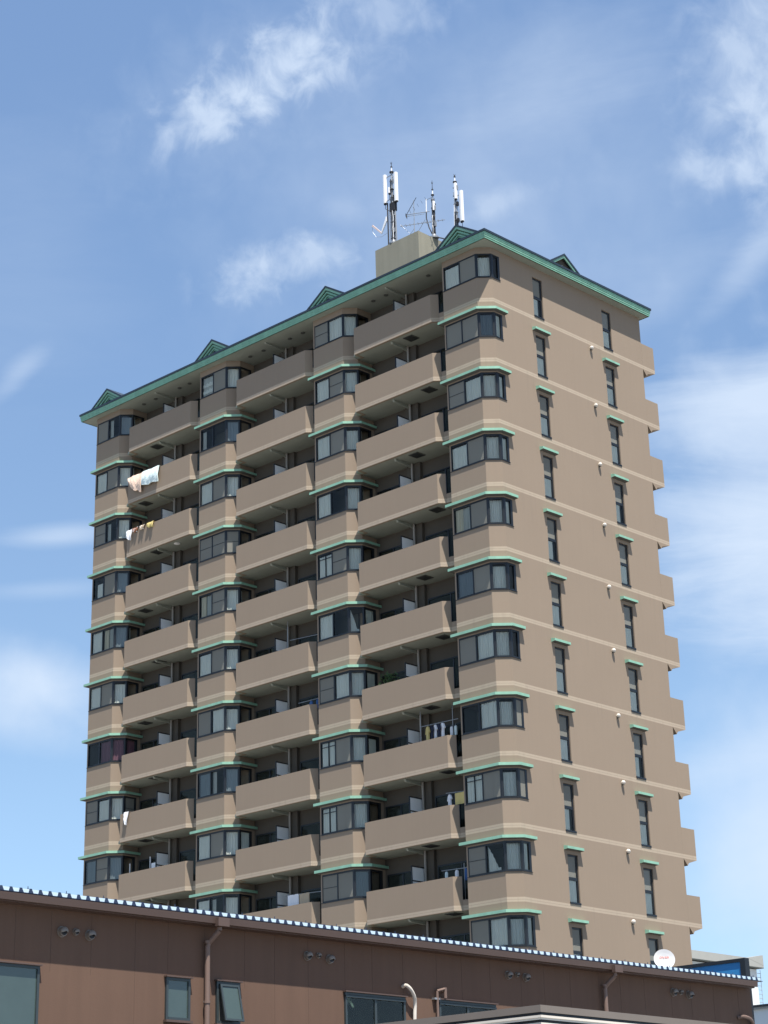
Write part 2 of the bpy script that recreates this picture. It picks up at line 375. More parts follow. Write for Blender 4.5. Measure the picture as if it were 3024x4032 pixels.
for fi in range(12):
    for bi, (b, k) in enumerate(zip(BL, K1)):
        last = bi == 3; st = ST[fi][bi].replace(' ', ''); split = st[0] == 's'
        key = (bi, split)
        if key not in frames: frames[key] = bay_frame(b, k, last, split).mesh('bay_window')
        fo = put(frames[key], 'bay_window', tower, (0, 0, -fi*H))
        P = bay_path(b, k, last); L_ = [(Vector(P[i+1])-Vector(P[i])).length for i in range(3)]; m = L_[0]*.5
        spans = [(0, .08, m-.03), (0, m+.03, L_[0]-.06), (1, .085, L_[1]-.075), (2, .10, L_[2]-.12)]
        gp = MB(); cu = MB(); sc = MB()
        for (si, s0, s1), c in zip(spans, st):
            a, e = P[si], P[si+1]
            tint = GLASSB if c == 'b' else GLASS
            gp.sheet(a, e, s0, s1, ZS+.07, ZH-.07, -.05+(0.015 if (si, s0) == (0, m+.03) else 0), tint)
            wv = dict(n=22, wav=.018, ph=rng.random()*6)
            zt = ZH-.075-rng.choice([0, 0, .05]); cm = CURT
            if c in 'wsq': cu.sheet(a, e, s0, s1, ZS+.05, zt, -.18 if si == 1 else -.095, CURT, **wv)
            elif c == 'c':
                ll = s0+(s1-s0)*.45
                cu.sheet(a, e, s0, ll, ZS+.05, zt, -.13, CURTB, **wv); cu.sheet(a, e, ll, s1, ZS+.05, zt, -.15, CURTG, **wv)
            elif c == 'p': cu.sheet(a, e, s0, s1, ZS+.05, zt, -.13, CURTP, **wv)
            elif c == 'l': cu.sheet(a, e, s0+.25*(s1-s0), s0+.75*(s1-s0), ZS+.1, ZH-.35, -.12, CURT, n=2)
            elif c == 't':
                for zz in (1.2, 1.55): cu.sheet(a, e, s0, s1, zz, zz+.16, -.12, CURT, n=14, wav=.01, top=lambda u, zz=zz: zz+.14+.05*math.sin(u*23)+.08*u)
                cu.sheet(a, e, s0, s1, ZS+.05, zt, -.15, CURTG, n=12, wav=.01)
            elif c == 'x':   # a curtain drawn aside
                cu.sheet(a, e, s0, s0+.72*(s1-s0), ZS+.08, zt, -.13, CURT, n=18, wav=.02, top=lambda u: ZS+.12+(ZH-ZS-.2)*max(.05, 1-u*1.25)**.8)
            elif c in 'g': cu.sheet(a, e, s0, s1, ZS+.05, zt, -.14, rng.choice([CURTG, CURTG, CURT, INNER]), **wv)
            elif c == 'b': cu.sheet(a, e, s0, s1, ZS+.05, zt, -.16, CURTG, **wv)
            elif c == 'd' and rng.random() < .4: cu.sheet(a, e, s0, s0+.3*(s1-s0), ZS+.05, zt, -.15, CURTG, n=8, wav=.02)
            if c in 'gq': MB().sheet(a, e, s0, s1, ZS+.06, ZH-.06, -.022, SCREEN).build('insect_screen', fo)
            if c == 'g' and rng.random() < .35: MB().seg(a, e, s0, s1, 1.555, 1.575, -.02, -.008, FRAME).build('screen_bar', fo)
        gp.build('pane', fo)
        if cu.f: cu.build('curtain', fo)
# green hoods over the bay windows
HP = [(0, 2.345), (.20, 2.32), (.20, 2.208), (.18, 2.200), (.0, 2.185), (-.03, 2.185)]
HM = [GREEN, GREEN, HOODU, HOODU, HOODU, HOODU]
for bi, (b, k) in enumerate(zip(BL, K1)):
    last = bi == 3
    path = [(b, .5), (b, 0), (k, 0), (k+C, C), (0, 1.18) if last else (k+C, RY)]
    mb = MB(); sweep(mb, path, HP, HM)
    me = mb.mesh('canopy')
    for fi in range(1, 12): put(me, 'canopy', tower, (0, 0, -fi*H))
# slit windows, their hoods, and vent caps on the end wall
for si, (a, b) in enumerate(SL):
    mb = MB(); A, B = (0, a), (0, b); w_ = b-a
    mb.seg(A, B, 0, .045, .035, 1.925, -.125, -.06, FRAME); mb.seg(A, B, w_-.09, w_, .035, 1.925, -.125, -.055, FRAME)
    mb.seg(A, B, .045, w_-.09, 1.86, 1.925, -.125, -.06, FRAME); mb.seg(A, B, .045, w_-.09, .93, 1.05, -.125, -.05, FRAME)
    mb.seg(A, B, -.01, w_+.01, .0, .075, -.12, .025, FRAME)
    me = mb.mesh('slit_window')
    mb2 = MB().sheet(A, B, 0.003, w_-.003, .032, 1.927, -.236, INNER); me_i = mb2.mesh('room_gloom_sheet')
    me_p = MB().sheet(A, B, .045, w_-.09, .07, .93, -.075, GLASS).sheet(A, B, .045, w_-.09, 1.05, 1.86, -.098, GLASS).mesh('pane')
    me_c = MB().sheet(A, B, .045, w_-.09, .07, .925, -.10, CURT, n=12, wav=.006).mesh('curtain')
    me_c2 = MB().sheet(A, B, .045, w_-.25, .07, .925, -.10, CURT, n=12, wav=.006).mesh('curtain')
    me_s = MB().sheet(A, B, .045, w_-.09, 1.05, 1.86, -.088, SCREEN).mesh('insect_screen')
    me_s2 = MB().sheet(A, B, .045, w_-.09, 1.05, 1.36, -.14, CURTG).mesh('roller_blind')
    hood = MB(); sweep(hood, [(0, a-.2), (0, b+.18)], [(0, 2.235), (.20, 2.20), (.20, 2.10), (.17, 2.09), (0, 2.075)], HM[:5]); mh = hood.mesh('window_hood')
    for fi in range(12):
        o = put(me, 'slit_window', tower, (0, 0, -fi*H)); put(me_p, 'pane', o); put(me_i, 'room_gloom_sheet', o)
        put(me_c if (fi*7+si*3) % 4 else me_c2, 'curtain', o); put(me_s, 'insect_screen', o)
        if (fi*5+si) % 7: put(me_s2, 'roller_blind', o)
        if fi: put(mh, 'window_hood', tower, (0, 0, -fi*H))
mv = MB().lathe((-.01, 7.05, 2.46), (1, 0, 0), [(0, .05), (.06, .05)], VENTW)
mv.lathe((.05, 7.05, 2.46), (1, 0, 0), [(0, .085), (.03, .09), (.08, .075), (.11, .04), (.12, .005)], VENTW)
mv.box(.01, .09, 7.0, 7.1, 2.36, 2.40, HATCH)
me = mv.mesh('vent_cap')
for fi in range(1, 12): put(me, 'vent_cap', tower, (0, 0, -fi*H))

# balconies on the front
def offx(bi): return K1[bi]-K1[2]
hx = {0: [-22.38, -23.2, -22.2, -23.05, -21.95, -22.9, -22.0, -22.7, -22.1, -22.9, -22.0, -22.8], 2: [-4.9, -3.95, -4.8, -3.75, -4.6, -3.65, -4.5, -3.7, -4.8, -3.7, -4.6, -3.7]}
for bi in range(3):
    dx = offx(bi) + (.0 if bi == 2 else .06*(2-bi))
    nxt = BL[bi+1]; kx = K1[bi]+C
    x0 = -7.885+dx; x1 = -3.17+dx
    P = [(x0, .42), (x0, -.02), (x1, -.02), (x1+.255, .235)]
    mb = MB(); sweep(mb, P, [(0, 1.12), (0, -.20), (-.11, -.20), (-.11, 1.12)], [WALL]*4)
    # low kerb across the gap to the next bay column, and a slim post where the parapet stops
    mb.prism([(x1+.257, .237), (nxt-.003, .30), (nxt-.003, .40), (x1+.18, .32)], -.20, .22, WALL)
    mb.seg((kx-.02, .42), (x0+.11, .42), 0, x0+.11-kx+.02, -.20, .22, -.1, 0, WALL)
    mpar = mb.mesh('balcony')
    sl = MB().prism([(kx+.003, .20), (x0+.08, .0), (x0+.08, .05), (x1-.03, .05), (x1+.20, .28), (nxt-.003, .34), (nxt-.003, RY-.003), (kx+.003, RY-.003)], -.185, -.06, SOFFIT)
    sl.prism([(x0+.02, .02), (x1, .02), (x1+.20, .22), (x1+.20, .27), (x0+.02, .27)], -.06, -.02, SOFFIT)
    msl = sl.mesh('slab')
    bx_ = -5.78+dx
    bm_ = MB().hull([(bx_-.05, .18, -.19), (bx_-.05, .26, -.29), (bx_-.05, 1.36, -.34), (bx_-.05, 1.36, -.19)],
                    [(bx_+.05, .18, -.19), (bx_+.05, .26, -.29), (bx_+.05, 1.36, -.34), (bx_+.05, 1.36, -.19)], SOFFIT).mesh('beam')
    pt = MB(); pt.box(bx_-.012, bx_+.012, .47, 1.36, .52, 1.33, PANEL); pt.box(bx_-.012, bx_+.012, .47, 1.36, 1.38, 1.90, PANEL)
    for (ya, yb, za, zb) in ((.43, .47, .1, 1.95), (1.36, 1.39, .1, 1.95), (.47, 1.36, 1.90, 1.95), (.47, 1.36, 1.33, 1.38), (.47, 1.36, .47, .52)): pt.box(bx_-.02, bx_+.02, ya, yb, za, zb, FRAME)
    mpt = pt.mesh('partition')
    mdr = MB().tube((bx_+.14, 1.12, -.0), (bx_+.14, 1.12, 2.6), .05, .05, PIPE, 10).lathe((bx_+.14, 1.12, 1.2), (0, 0, 1), [(0, .05), (.0, .062), (.06, .062), (.06, .05)], PIPE).mesh('drain_pipe')
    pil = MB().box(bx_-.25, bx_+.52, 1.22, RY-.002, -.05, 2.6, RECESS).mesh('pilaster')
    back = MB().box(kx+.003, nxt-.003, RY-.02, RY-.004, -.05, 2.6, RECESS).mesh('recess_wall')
    drs = []
    for (xa, xb) in ((kx+.16, bx_-.42), (bx_+.62, nxt-.15)):
        d = MB(); y1 = RY-.03; m_ = (xa+xb)/2
        for (p, q, u, v) in ((xa, xa+.05, 0, 1.95), (xb-.05, xb, 0, 1.95), (m_-.03, m_+.03, .05, 1.9), (xa+.05, xb-.05, 1.9, 1.95), (xa+.05, xb-.05, 0, .05)): d.box(p, q, y1-.05, y1, u, v, FRAME)
        gl = MB().box(xa+.05, m_-.03, y1-.02, y1-.016, .05, 1.9, GLASSD).box(m_+.03, xb-.05, y1-.034, y1-.03, .05, 1.9, GLASSD)
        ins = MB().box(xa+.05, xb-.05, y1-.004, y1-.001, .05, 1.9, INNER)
        drs.append((d.mesh('balcony_door'), gl.mesh('pane'), ins.mesh('room_gloom_sheet')))
    for fi in range(12):
        loc = (0, 0, -fi*H)
        bo = put(mpar, 'balcony', tower, loc)
        put(msl, 'slab', bo); put(bm_, 'beam', bo); put(mpt, 'partition', bo); put(mdr, 'drain_pipe', bo); put(pil, 'pilaster', bo); put(back, 'recess_wall', bo)
        for a_, b_, c_ in drs:
            o = put(a_, 'balcony_door', tower, loc); put(b_, 'pane', o); put(c_, 'room_gloom_sheet', o)
        if bi in hx and fi < len(hx[bi]):
            h = hx[bi][fi]; yy = .56
            hm = MB().box(h-.26, h+.26, yy-.27, yy+.27, -.215, -.186, HATCH)
            for q in range(6): hm.box(h-.22, h+.22, yy-.24+q*.085, yy-.20+q*.085, -.228, -.216, FRAME)
            hm.build('hatch', bo)
lampb = [o for o in bpy.data.objects if o.name.startswith('balcony') and 'door' not in o.name][2]
lb = MB().lathe((-20.61, .45, -.235), (0, 0, 1), [(0, .02), (.0, .10), (.02, .15), (.04, .155)], WHITE, 18).build('ceiling_lamp', lampb); lb.location = (0, 0, 0)
# the ceiling recess wall above top balcony handled by the main roof soffit; rear galleries
rg = MB(); prof = [(W+.003, 1.12), (W+.003, -.20), (W+.26, -.46), (W+.35, -.33), (W+.85, -.20), (W+.92, -.175), (W+.92, 1.126), (W+.80, 1.126), (W+.80, -.02), (W+.12, -.02), (W+.12, 1.126)]
prof = [(W+.003, -.18), (W+.26, -.46), (W+.35, -.34), (W+.92, -.175), (W+.92, 1.126), (W+.80, 1.126), (W+.80, -.02), (W+.003, -.02)]
rg.hull([(0, y, z) for y, z in prof], [(XL, y, z) for y, z in prof], WALL)
rg.box(-.12, 0, W+.003, W+.80, -.02, 1.12, WALL); rg.box(XL, XL+.12, W+.003, W+.80, -.02, 1.12, WALL)
me = rg.mesh('rear_gallery')
for fi in range(12): put(me, 'rear_gallery', tower, (0, 0, -fi*H))

# roof: soffit, stepped green fascia, dark edge, low hip roof
ox, oy, ob, ol = .43, .41, .26, .84
RX0, RX1, RY0, RY1 = XL-ol, ox, -oy, W+ob
zt = 2.415
sf = MB()
sf.prism([(RX0+.02, RY0+.02), (RX1-.02, RY0+.02), (RX1-.02, RY1-.02), (RX0+.02, RY1-.02)], zt, zt+.1, SOFFIT)
roof_p = empty('roof', (0, 0, 0)); roof_p.parent = tower
s_ = sf.build('soffit', roof_p)
for bi in range(3):
    dx = offx(bi) + (.0 if bi == 2 else .06*(2-bi))
for x, y in ((-19.83, .46), (-15.41, .5), (-14.46, .5), (-23.38, .46), (-22.46, .47), (-22.03, .47), (-12.63, .5), (-11.74, .5), (-3.66, .46), (-7.1, .5), (-6.6, .5)):
    pass
dl = MB()
for x, y in ((-19.83, .46), (-15.41, .5), (-14.46, .5), (-23.38, .46), (-22.46, .47), (-12.63, .5), (-11.74, .5), (-3.66, .46), (-7.1, .5), (-6.3, .5), (-20.6, .46)):
    MB().lathe((x, y, zt-.035), (0, 0, 1), [(0, .085), (.0, .10), (.034, .10)], HATCH, 12).build('ceiling_light', roof_p)
for bi in range(3):
    bx_ = -5.78+offx(bi)+.03*(2-bi)
    MB().hull([(bx_-.05, -.1, zt-.005), (bx_-.05, -.02, zt-.07), (bx_-.05, 1.36, zt-.14), (bx_-.05, 1.36, zt-.005)],
              [(bx_+.05, -.1, zt-.005), (bx_+.05, -.02, zt-.07), (bx_+.05, 1.36, zt-.14), (bx_+.05, 1.36, zt-.005)], SOFFIT).build('soffit_beam', roof_p)
fp = [(RX0, RY0), (RX1, RY0), (RX1, RY1), (RX0, RY1), (RX0, RY0)]
def loop_sweep(prof, m):
    mb = MB(); P = fp[:-1]; rings = []
    dirs = [(-1, -1), (1, -1), (1, 1), (-1, 1)]
    for (x, y), (sx, sy) in zip(P, dirs): rings.append([(x+sx*d, y+sy*d, z) for d, z in prof])
    k = len(prof)
    for i in range(4):
        a, b = rings[i], rings[(i+1) % 4]
        for q in range(k): mb.poly([a[q], a[(q+1) % k], b[(q+1) % k], b[q]], m)
    return mb
loop_sweep([(0, zt), (0, zt+.082), (.018, zt+.086), (.018, zt+.172), (.036, zt+.176), (.036, zt+.30), (-.06, zt+.30), (-.06, zt+.0)], FASCIA).build('fascia', roof_p)
zr = zt+.302
e = .075
rb = [(RX0-e, RY0-e), (RX1+e, RY0-e), (RX1+e, RY1+e), (RX0-e, RY1+e)]
mb = MB(); mb.prism(rb, zr, zr+.10, ROOF)
mid = (RY0+RY1)/2; rid = 4.25; hl = (RY1-RY0)/2
base = [(x, y, zr+.102) for x, y in rb]; ra = (RX0+hl, mid, rid); rbp = (RX1-hl, mid, rid)
mb.poly([base[0], base[1], rbp, ra], ROOF).poly([base[1], base[2], rbp], ROOF).poly([base[2], base[3], ra, rbp], ROOF).poly([base[3], base[0], ra], ROOF)
mb.build('roof_sheet', roof_p)
def gablet(cx, cy, ax, hw, zb, za, louvre, name='gablet'):
    """ax 'x': faces -y, spreads along x ; ax 'y': faces +x"""
    def P(u, d, z): return (cx+u, cy+d, z) if ax == 'x' else (cx-d, cy+u, z)
    mb = MB(); s = (za-zb)/hw
    def tri(k, d0, d1, m, inset_m=None):
        # a chevron strip: outer triangle offset k inwards
        pass
    L_ = 2.0
    th = .10
    # roof slabs (dark) overhanging
    for sg in (-1, 1):
        a = [P(sg*(hw+.08), -.10, zb-.08*s), P(0, -.10, za), P(0, -.10, za+.0)]
        mb.hull([P(sg*(hw+.10), -.12, zb-.10*s), P(0, -.12, za), P(0, -.12, za-th), P(sg*(hw+.10), -.12, zb-.10*s-th)],
                [P(sg*(hw+.10), L_, zb-.10*s), P(0, L_, za), P(0, L_, za-th), P(sg*(hw+.10), L_, zb-.10*s-th)], ROOF)
    cols = [(th, .09, -.09, GREEN)]
    if louvre: cols += [(.27, .07, -.03, FASCIA), (.42, .06, .03, FASCIA)]
    for off, wd, d, m in cols:
        for sg in (-1, 1):
            z1 = za-off; ue = (z1-(zb-.15))/s
            mb.hull([P(sg*ue, d, zb-.15), P(0, d, z1), P(0, d, z1-wd*1.25), P(sg*(ue-wd*1.25/s), d, zb-.15)],
                    [P(sg*ue, d+.06, zb-.15), P(0, d+.06, z1), P(0, d+.06, z1-wd*1.25), P(sg*(ue-wd*1.25/s), d+.06, zb-.15)], m)
    z1 = za-th-.02; ue = (z1-(zb-.15))/s
    mb.hull([P(-ue, .10, zb-.15), P(ue, .10, zb-.15), P(0, .10, z1)], [P(-ue, .16, zb-.15), P(ue, .16, zb-.15), P(0, .16, z1)], FASCIA if louvre else RECESS)
    if louvre:
        z1 = za-.58; ue = (z1-zb)/s
        mb.hull([P(-ue, .06, zb), P(ue, .06, zb), P(0, .06, z1)], [P(-ue, .09, zb), P(ue, .09, zb), P(0, .09, z1)], FRAME)
    else:
        MBv = MB()
        mb.hull([P(-.16, .05, zb+.12), P(.16, .05, zb+.12), P(0, .05, zb+.32)], [P(-.16, .098, zb+.12), P(.16, .098, zb+.12), P(0, .098, zb+.32)], CURTB)
    return mb.build(name, roof_p)
for cx in (-25.54, -17.36, -9.42, -1.29): gablet(cx, -.16, 'x', 1.42, 2.86, 3.765, True)
gablet(.16, 5.27, 'y', 1.28, 2.86, 3.70, False)
# lift house on the roof
lh = MB().box(-10.22, -7.36, 4.0, 6.3, 2.9, 7.38, CONC); lh.build('lift_house', tower)
MB().box(-10.10, -7.48, 4.12, 6.18, 7.381, 7.40, HATCH).build('lift_house_top', tower)

# ------------------------------------------------------------------ antennas
def U(p): return (p[0], p[1], p[2]+Z0)
def mast(name, base, h, label, panels, thick, rod):
    t = empty(name, U(base)); tag(t, label, 'antenna mast', 'antenna masts on the roof')
    m = MB(); m.tube((0, 0, 0), (0, 0, h), thick, thick*.75, STEEL, 10)
    m.lathe((0, 0, 0), (0, 0, 1), [(0, .22), (.08, .22), (.1, .12), (.22, .1)], STEEL)
    m.lathe((0, 0, h), (0, 0, 1), [(0, thick*1.8), (.06, thick*1.8)], CABLE); m.build('pole', t)
    r_ = MB(); r_.tube((0, 0, h+.06), (0, 0, h+.3), .035, .03, WHITE); r_.lathe((0, 0, h+.3), (0, 0, 1), [(0, .05), (.05, .05)], CABLE)
    r_.tube((0, 0, h+.35), (0, 0, h+rod), .018, .006, CABLE)
    for q in range(4):
        a = q*math.pi/2; r_.tube((0, 0, h+rod*.72), (.06*math.cos(a), .06*math.sin(a), h+rod*.72+.14), .008, .005, CABLE, 5)
    r_.build('lightning_rod', t)
    c = MB(); rr = random.Random(len(name)+int(h*10))
    for q in range(10):
        a = q*.67; x, y = (thick+.03)*math.cos(a), (thick+.03)*math.sin(a); top = h*(.55+.4*rr.random())
        pts = [(x, y, 0)]
        for s in range(1, 9): pts.append((x+rr.uniform(-.02, .02), y+rr.uniform(-.02, .02), top*s/8))
        c.path(pts, .019, rr.choice([CABLE, CABLE, CABLE, STEEL, WHITE]), 5)
    c.build('cable', t)
    for q in range(int(h/.45)):
        b = MB(); z = .3+q*.45; b.box(-thick-.03, thick+.03, -thick-.03, thick+.03, z, z+.03, STEEL if q % 3 else CABLE)
        if q % 2: b.box(thick+.02, thick+.10, -.05, .05, z-.12, z+.10, rr.choice([CABLE, STEEL, STEEL]))
        b.build('clamp', t)
    for (dx, dy, z0, z1, wd) in panels:
        p = MB(); p.prism([(dx-wd/2, dy-.05), (dx-wd/4, dy-.08), (dx+wd/4, dy-.08), (dx+wd/2, dy-.05), (dx+wd/2, dy+.05), (dx-wd/2, dy+.05)], z0, z1, WHITE)
        p.prism([(dx-wd/2+.01, dy-.04), (dx+wd/2-.01, dy-.04), (dx+wd/2-.01, dy+.04), (dx-wd/2+.01, dy+.04)], z0-.07, z0-.001, CABLE)
        po = p.build('antenna_panel', t)
        a = MB()
        for z in (z0+.12, z1-.15): a.tube((0, 0, z), (dx, dy+.05, z), .022, .022, STEEL, 6); a.box(dx-.04, dx+.04, dy+.02, dy+.09, z-.04, z+.04, CABLE)
        a.path([(dx, dy, z0-.06), (dx*1.02, dy, z0-.3), (dx*.5, dy*.5, z0-.5), (0, 0, z0-.8)], .014, CABLE, 5); a.build('bracket', po)
    return t
m1 = mast('antenna_mast', (-9.16, 4.2, 7.4), 3.95, 'tallest antenna mast on the roof box, with two long white panels and a bent arm',
          [(-.47, 0, 2.43, 4.0, .17), (.28, -.02, 2.26, 3.84, .19), (-.13, -.05, 2.84, 3.15, .10)], .06, .62)
a = MB(); a.box(-.13, .02, .03, .15, 0, 2.2, CABLE); a.path([(-.34, 0, 0), (-.34, 0, 2.4)], .035, CABLE, 6); a.path([(-.22, .02, 0), (-.22, .02, 2.0)], .03, WHITE, 6); a.path([(.2, .02, 0), (.17, 0, 2.2)], .025, STEEL, 6)
a.box(-.12, .2, -.1, .1, 1.8, 2.25, CABLE); a.build('cable_bundle', m1)
a = MB(); PK = mat('faded_pink_paint', (.62, .50, .46), .6)
a.hull([(-1.42, -.03, 1.53), (-1.36, -.03, 1.60), (-.80, -.03, .98), (-.80, -.03, .88)], [(-1.42, .03, 1.53), (-1.36, .03, 1.60), (-.80, .03, .98), (-.80, .03, .88)], PK)
a.hull([(-.79, -.03, .88), (-.79, -.03, .98), (-.44, -.03, 1.70), (-.40, -.03, 1.45)], [(-.79, .03, .88), (-.79, .03, .98), (-.44, .03, 1.70), (-.40, .03, 1.45)], WHITE)
a.path([(-1.42, 0, 1.53), (-1.38, 0, 1.2), (-1.15, 0, .85), (-.8, 0, .72), (-.4, 0, .78)], .008, STEEL, 5); a.build('side_arm', m1)
m2 = mast('antenna_mast', (-7.42, 5.2, 7.4), 2.35, 'slender middle antenna mast on the roof box, with one thin white rod',
          [(.08, -.02, 1.5, 2.0, .07)], .042, .85)
a = MB(); a.tube((-.45, 0, 1.6), (-.43, 0, 2.32), .028, .028, WHITE); a.path([(-.45, 0, 1.6), (-.46, 0, 1.3), (-.3, 0, .7), (-.12, 0, .3)], .028, CABLE, 7); a.tube((0, 0, 2.28), (-.43, 0, 2.28), .012, .012, STEEL, 5); a.build('whip_antenna', m2)
a = MB(); a.path([(.1, 0, .05), (.5, .1, -.15), (1.0, .3, -.5)], .03, CABLE, 6); a.build('trailing_cable', m2)
m3 = mast('antenna_mast', (-6.65, 6.0, 4.0), 6.45, 'antenna mast rising behind the rightmost front gable, with two white panels at different heights',
          [(.06, -.04, 5.52, 6.38, .13), (.36, 0, 4.2, 5.85, .19)], .055, .45)
t = empty('television_antenna', U((-7.88, 4.3, 7.4))); tag(t, 'spindly television aerial with two booms, between the tallest and the slender mast', 'aerial')
MB().tube((0, 0, 0), (.03, 0, 1.92), .02, .016, STEEL, 7).build('pole', t)
d = Vector((1.91, 1.07, 0)).normalized(); n = Vector((-d.y, d.x, 0))
y_ = MB(); zb = .63; A = Vector((-.60, -.33, zb)); y_.tube(A, A+d*2.2, .016, .016, STEEL, 6)
for q in range(11):
    c = A+d*(.08+q*.2); l = .30-.008*q; y_.tube(c-n*l*.5+Vector((0, 0, 0)), c+n*l*.5, .007, .007, STEEL, 5); y_.tube(c-Vector((0, 0, .07)), c+Vector((0, 0, .09)), .006, .006, STEEL, 5)
y_.build('yagi_boom', t)
y_ = MB(); zb = 1.2; A = Vector((-.32, -.18, zb)); y_.tube(A, A+d*1.15, .018, .018, STEEL, 6); y_.tube(A-Vector((0, 0, .09)), A+d*.9-Vector((0, 0, .09)), .012, .012, STEEL, 6)
for sg in (-1, 1):
    for q in range(6):
        c = A+Vector((0, 0, .0))+d*(.11*q*(1 if sg > 0 else .0))+Vector((.11*q if sg > 0 else .0, 0, .115*q*(1 if sg > 0 else -.25)))
        y_.tube(c-n*.16, c+n*.16, .007, .007, CABLE, 5)
y_.tube(A, A+Vector((.68, 0, .68)), .014, .014, CABLE, 6); y_.tube(A, A+Vector((.02, 0, -.15)), .02, .02, CABLE, 6); y_.build('corner_reflector', t)
y_ = MB(); y_.tube((-.9, 0, .95), (-.25, 0, .2), .009, .009, STEEL, 5); y_.tube((-.05, .1, .0), (.55, .2, .75), .012, .012, STEEL, 5); y_.tube((.0, 0, .4), (-.5, 0, 0.02), .009, .009, STEEL, 5); y_.build('stay', t)

# ------------------------------------------------------------------ washing on the balconies
def cloth(name, pts, m, label, cat, group=None, thick=.035, n=8, wave=.02, m2=None, bulge=.05):
    """hanging cloth over a parapet or pole; pts = corners TL TR BR BL on a vertical plane y"""
    TL, TR, BR, BL_ = [Vector(p) for p in pts]; mb = MB(); rr = random.Random(hash(label) % 1000 if False else len(label)*7)
    g0 = []
    for i in range(n+1):
        u = i/n; col = []
        for j in range(n+1):
            v = j/n; p = (TL.lerp(TR, u)).lerp(BL_.lerp(BR, u), v)
            p = p + Vector((.05*wave/.02*math.sin(v*7+u*3)*v*.3, -bulge*math.sin(min(1, v*1.1)*math.pi*.75) - wave*math.sin(u*9+1.3*v+len(label)) - wave*.7*math.sin(u*21+v*9), wave*1.6*math.sin(u*11+1)*v))
            col.append(p)
        g0.append(col)
    for i in range(n):
        for j in range(n):
            q = [g0[i][j], g0[i+1][j], g0[i+1][j+1], g0[i][j+1]]
            mb.hull([tuple(x) for x in q], [(x.x, x.y+thick, x.z) for x in q], m if not m2 or (i*3+j*5) % 7 else m2)
    # fold over the rail
    o = MB(); 
    for i in range(n):
        a, b = g0[i][0], g0[i+1][0]
        mb.poly([a, b, (b.x, b.y+.2, b.z+.015), (a.x, a.y+.2, a.z+.015)], m)
        mb.poly([(a.x, a.y+.2, a.z+.015), (b.x, b.y+.2, b.z+.015), (b.x, b.y+.2, b.z-.35), (a.x, a.y+.2, a.z-.35)], m)
    ob = mb.build(name, smooth=False); ob.location = (0, 0, Z0); tag(ob, label, cat, group); return ob
def V(x, r, i, y=-.075): return (x, y, r-i*H)
cloth('quilt', [V(-23.87, 1.16, 1, -.10), V(-22.66, 1.16, 1, -.10), V(-22.70, .12, 1, -.10), V(-23.42, .42, 1, -.10)], PINK, 'peach patterned quilt airing over the balcony rail, leftmost column just under the top floor', 'quilt', thick=.06, bulge=.12, wave=.025)
cloth('blanket', [V(-22.64, 1.16, 1, -.12), V(-21.40, 1.15, 1, -.12), V(-21.42, .33, 1, -.12), V(-22.62, .40, 1, -.12)], AQUA, 'pale aqua blanket airing over the balcony rail beside the peach quilt', 'blanket', thick=.05, bulge=.10, wave=.02)
cloth('towel', [V(-23.88, 1.16, 2), V(-23.42, 1.16, 2), V(-23.52, .62, 2), V(-23.76, .70, 2)], WHC, 'cream and white crumpled cloth at the left end of the rail below the quilts', 'cloth')
cloth('towel', [V(-22.28, 1.16, 2), V(-21.80, 1.17, 2), V(-21.82, .88, 2), V(-22.25, .93, 2)], YEL, 'yellow towel folded over the rail below the aqua blanket', 'towel')
for x, m, lb in ((-23.18, BRC, 'brown and white bath mat folded on the rail beside the crumpled cloth'), (-22.66, BEI, 'tan bath mat folded on the rail beside the yellow towel')):
    cloth('bath_mat', [V(x-.20, 1.17, 2), V(x+.20, 1.17, 2), V(x+.14, .95, 2), V(x-.14, .95, 2)], m, lb, 'mat', m2=WHC)
cloth('towel', [V(-23.57, 1.16, 7), V(-23.20, 1.16, 7), V(-23.33, .55, 7), V(-23.47, .60, 7)], WHC, 'bright white towel hanging over the rail near the bottom of the leftmost balcony column', 'towel')
def pole(a, b, posts, label):
    t = empty('laundry_pole', U(a)); tag(t, label, 'laundry pole', 'laundry poles on the balconies')
    A = Vector(a); MB().tube((0, 0, 0), Vector(b)-A, .016, .016, STEEL, 7).build('rod', t)
    for p0, p1 in posts: MB().tube(Vector(p0)-A, Vector(p1)-A, .018, .018, STEEL, 7).build('post', t)
def Y6(x, r, i, y=.6): return (x, y, r-i*H)
pole(Y6(-5.2, 1.92, 7), Y6(-3.1, 1.88, 7), [(Y6(-5.18, .0, 7), Y6(-5.16, 2.6, 7)), (Y6(-3.42, 0, 7), Y6(-3.38, 2.6, 7))], 'laundry pole full of shirts on the right balcony column')
pole(Y6(-3.9, 1.78, 8), Y6(-2.75, 1.70, 8), [(Y6(-2.72, .0, 8), Y6(-2.70, 2.6, 8))], 'short laundry pole beside the yellow towel, right balcony column')
pole(Y6(-4.3, 1.55, 9), Y6(-2.75, 1.50, 9), [(Y6(-3.1, .0, 9), Y6(-3.1, 1.7, 9))], 'lowest laundry pole of the right balcony column, hung with small items')
pole(Y6(-12.9, 1.69, 5), Y6(-11.0, 1.57, 5), [(Y6(-13.05, .0, 5), Y6(-13.05, 2.6, 5))], 'bare laundry pole with clips on the middle balcony column')
pole(Y6(-12.4, 1.52, 6), Y6(-11.0, 1.50, 6), [(Y6(-11.05, .0, 6), Y6(-11.05, 1.6, 6))], 'laundry pole with blue cloths on the middle balcony column')
pole(Y6(-13.3, 1.70, 9), Y6(-11.1, 1.62, 9), [(Y6(-11.12, .0, 9), Y6(-11.12, 2.5, 9))], 'laundry pole with two sheets just above the brown roof')
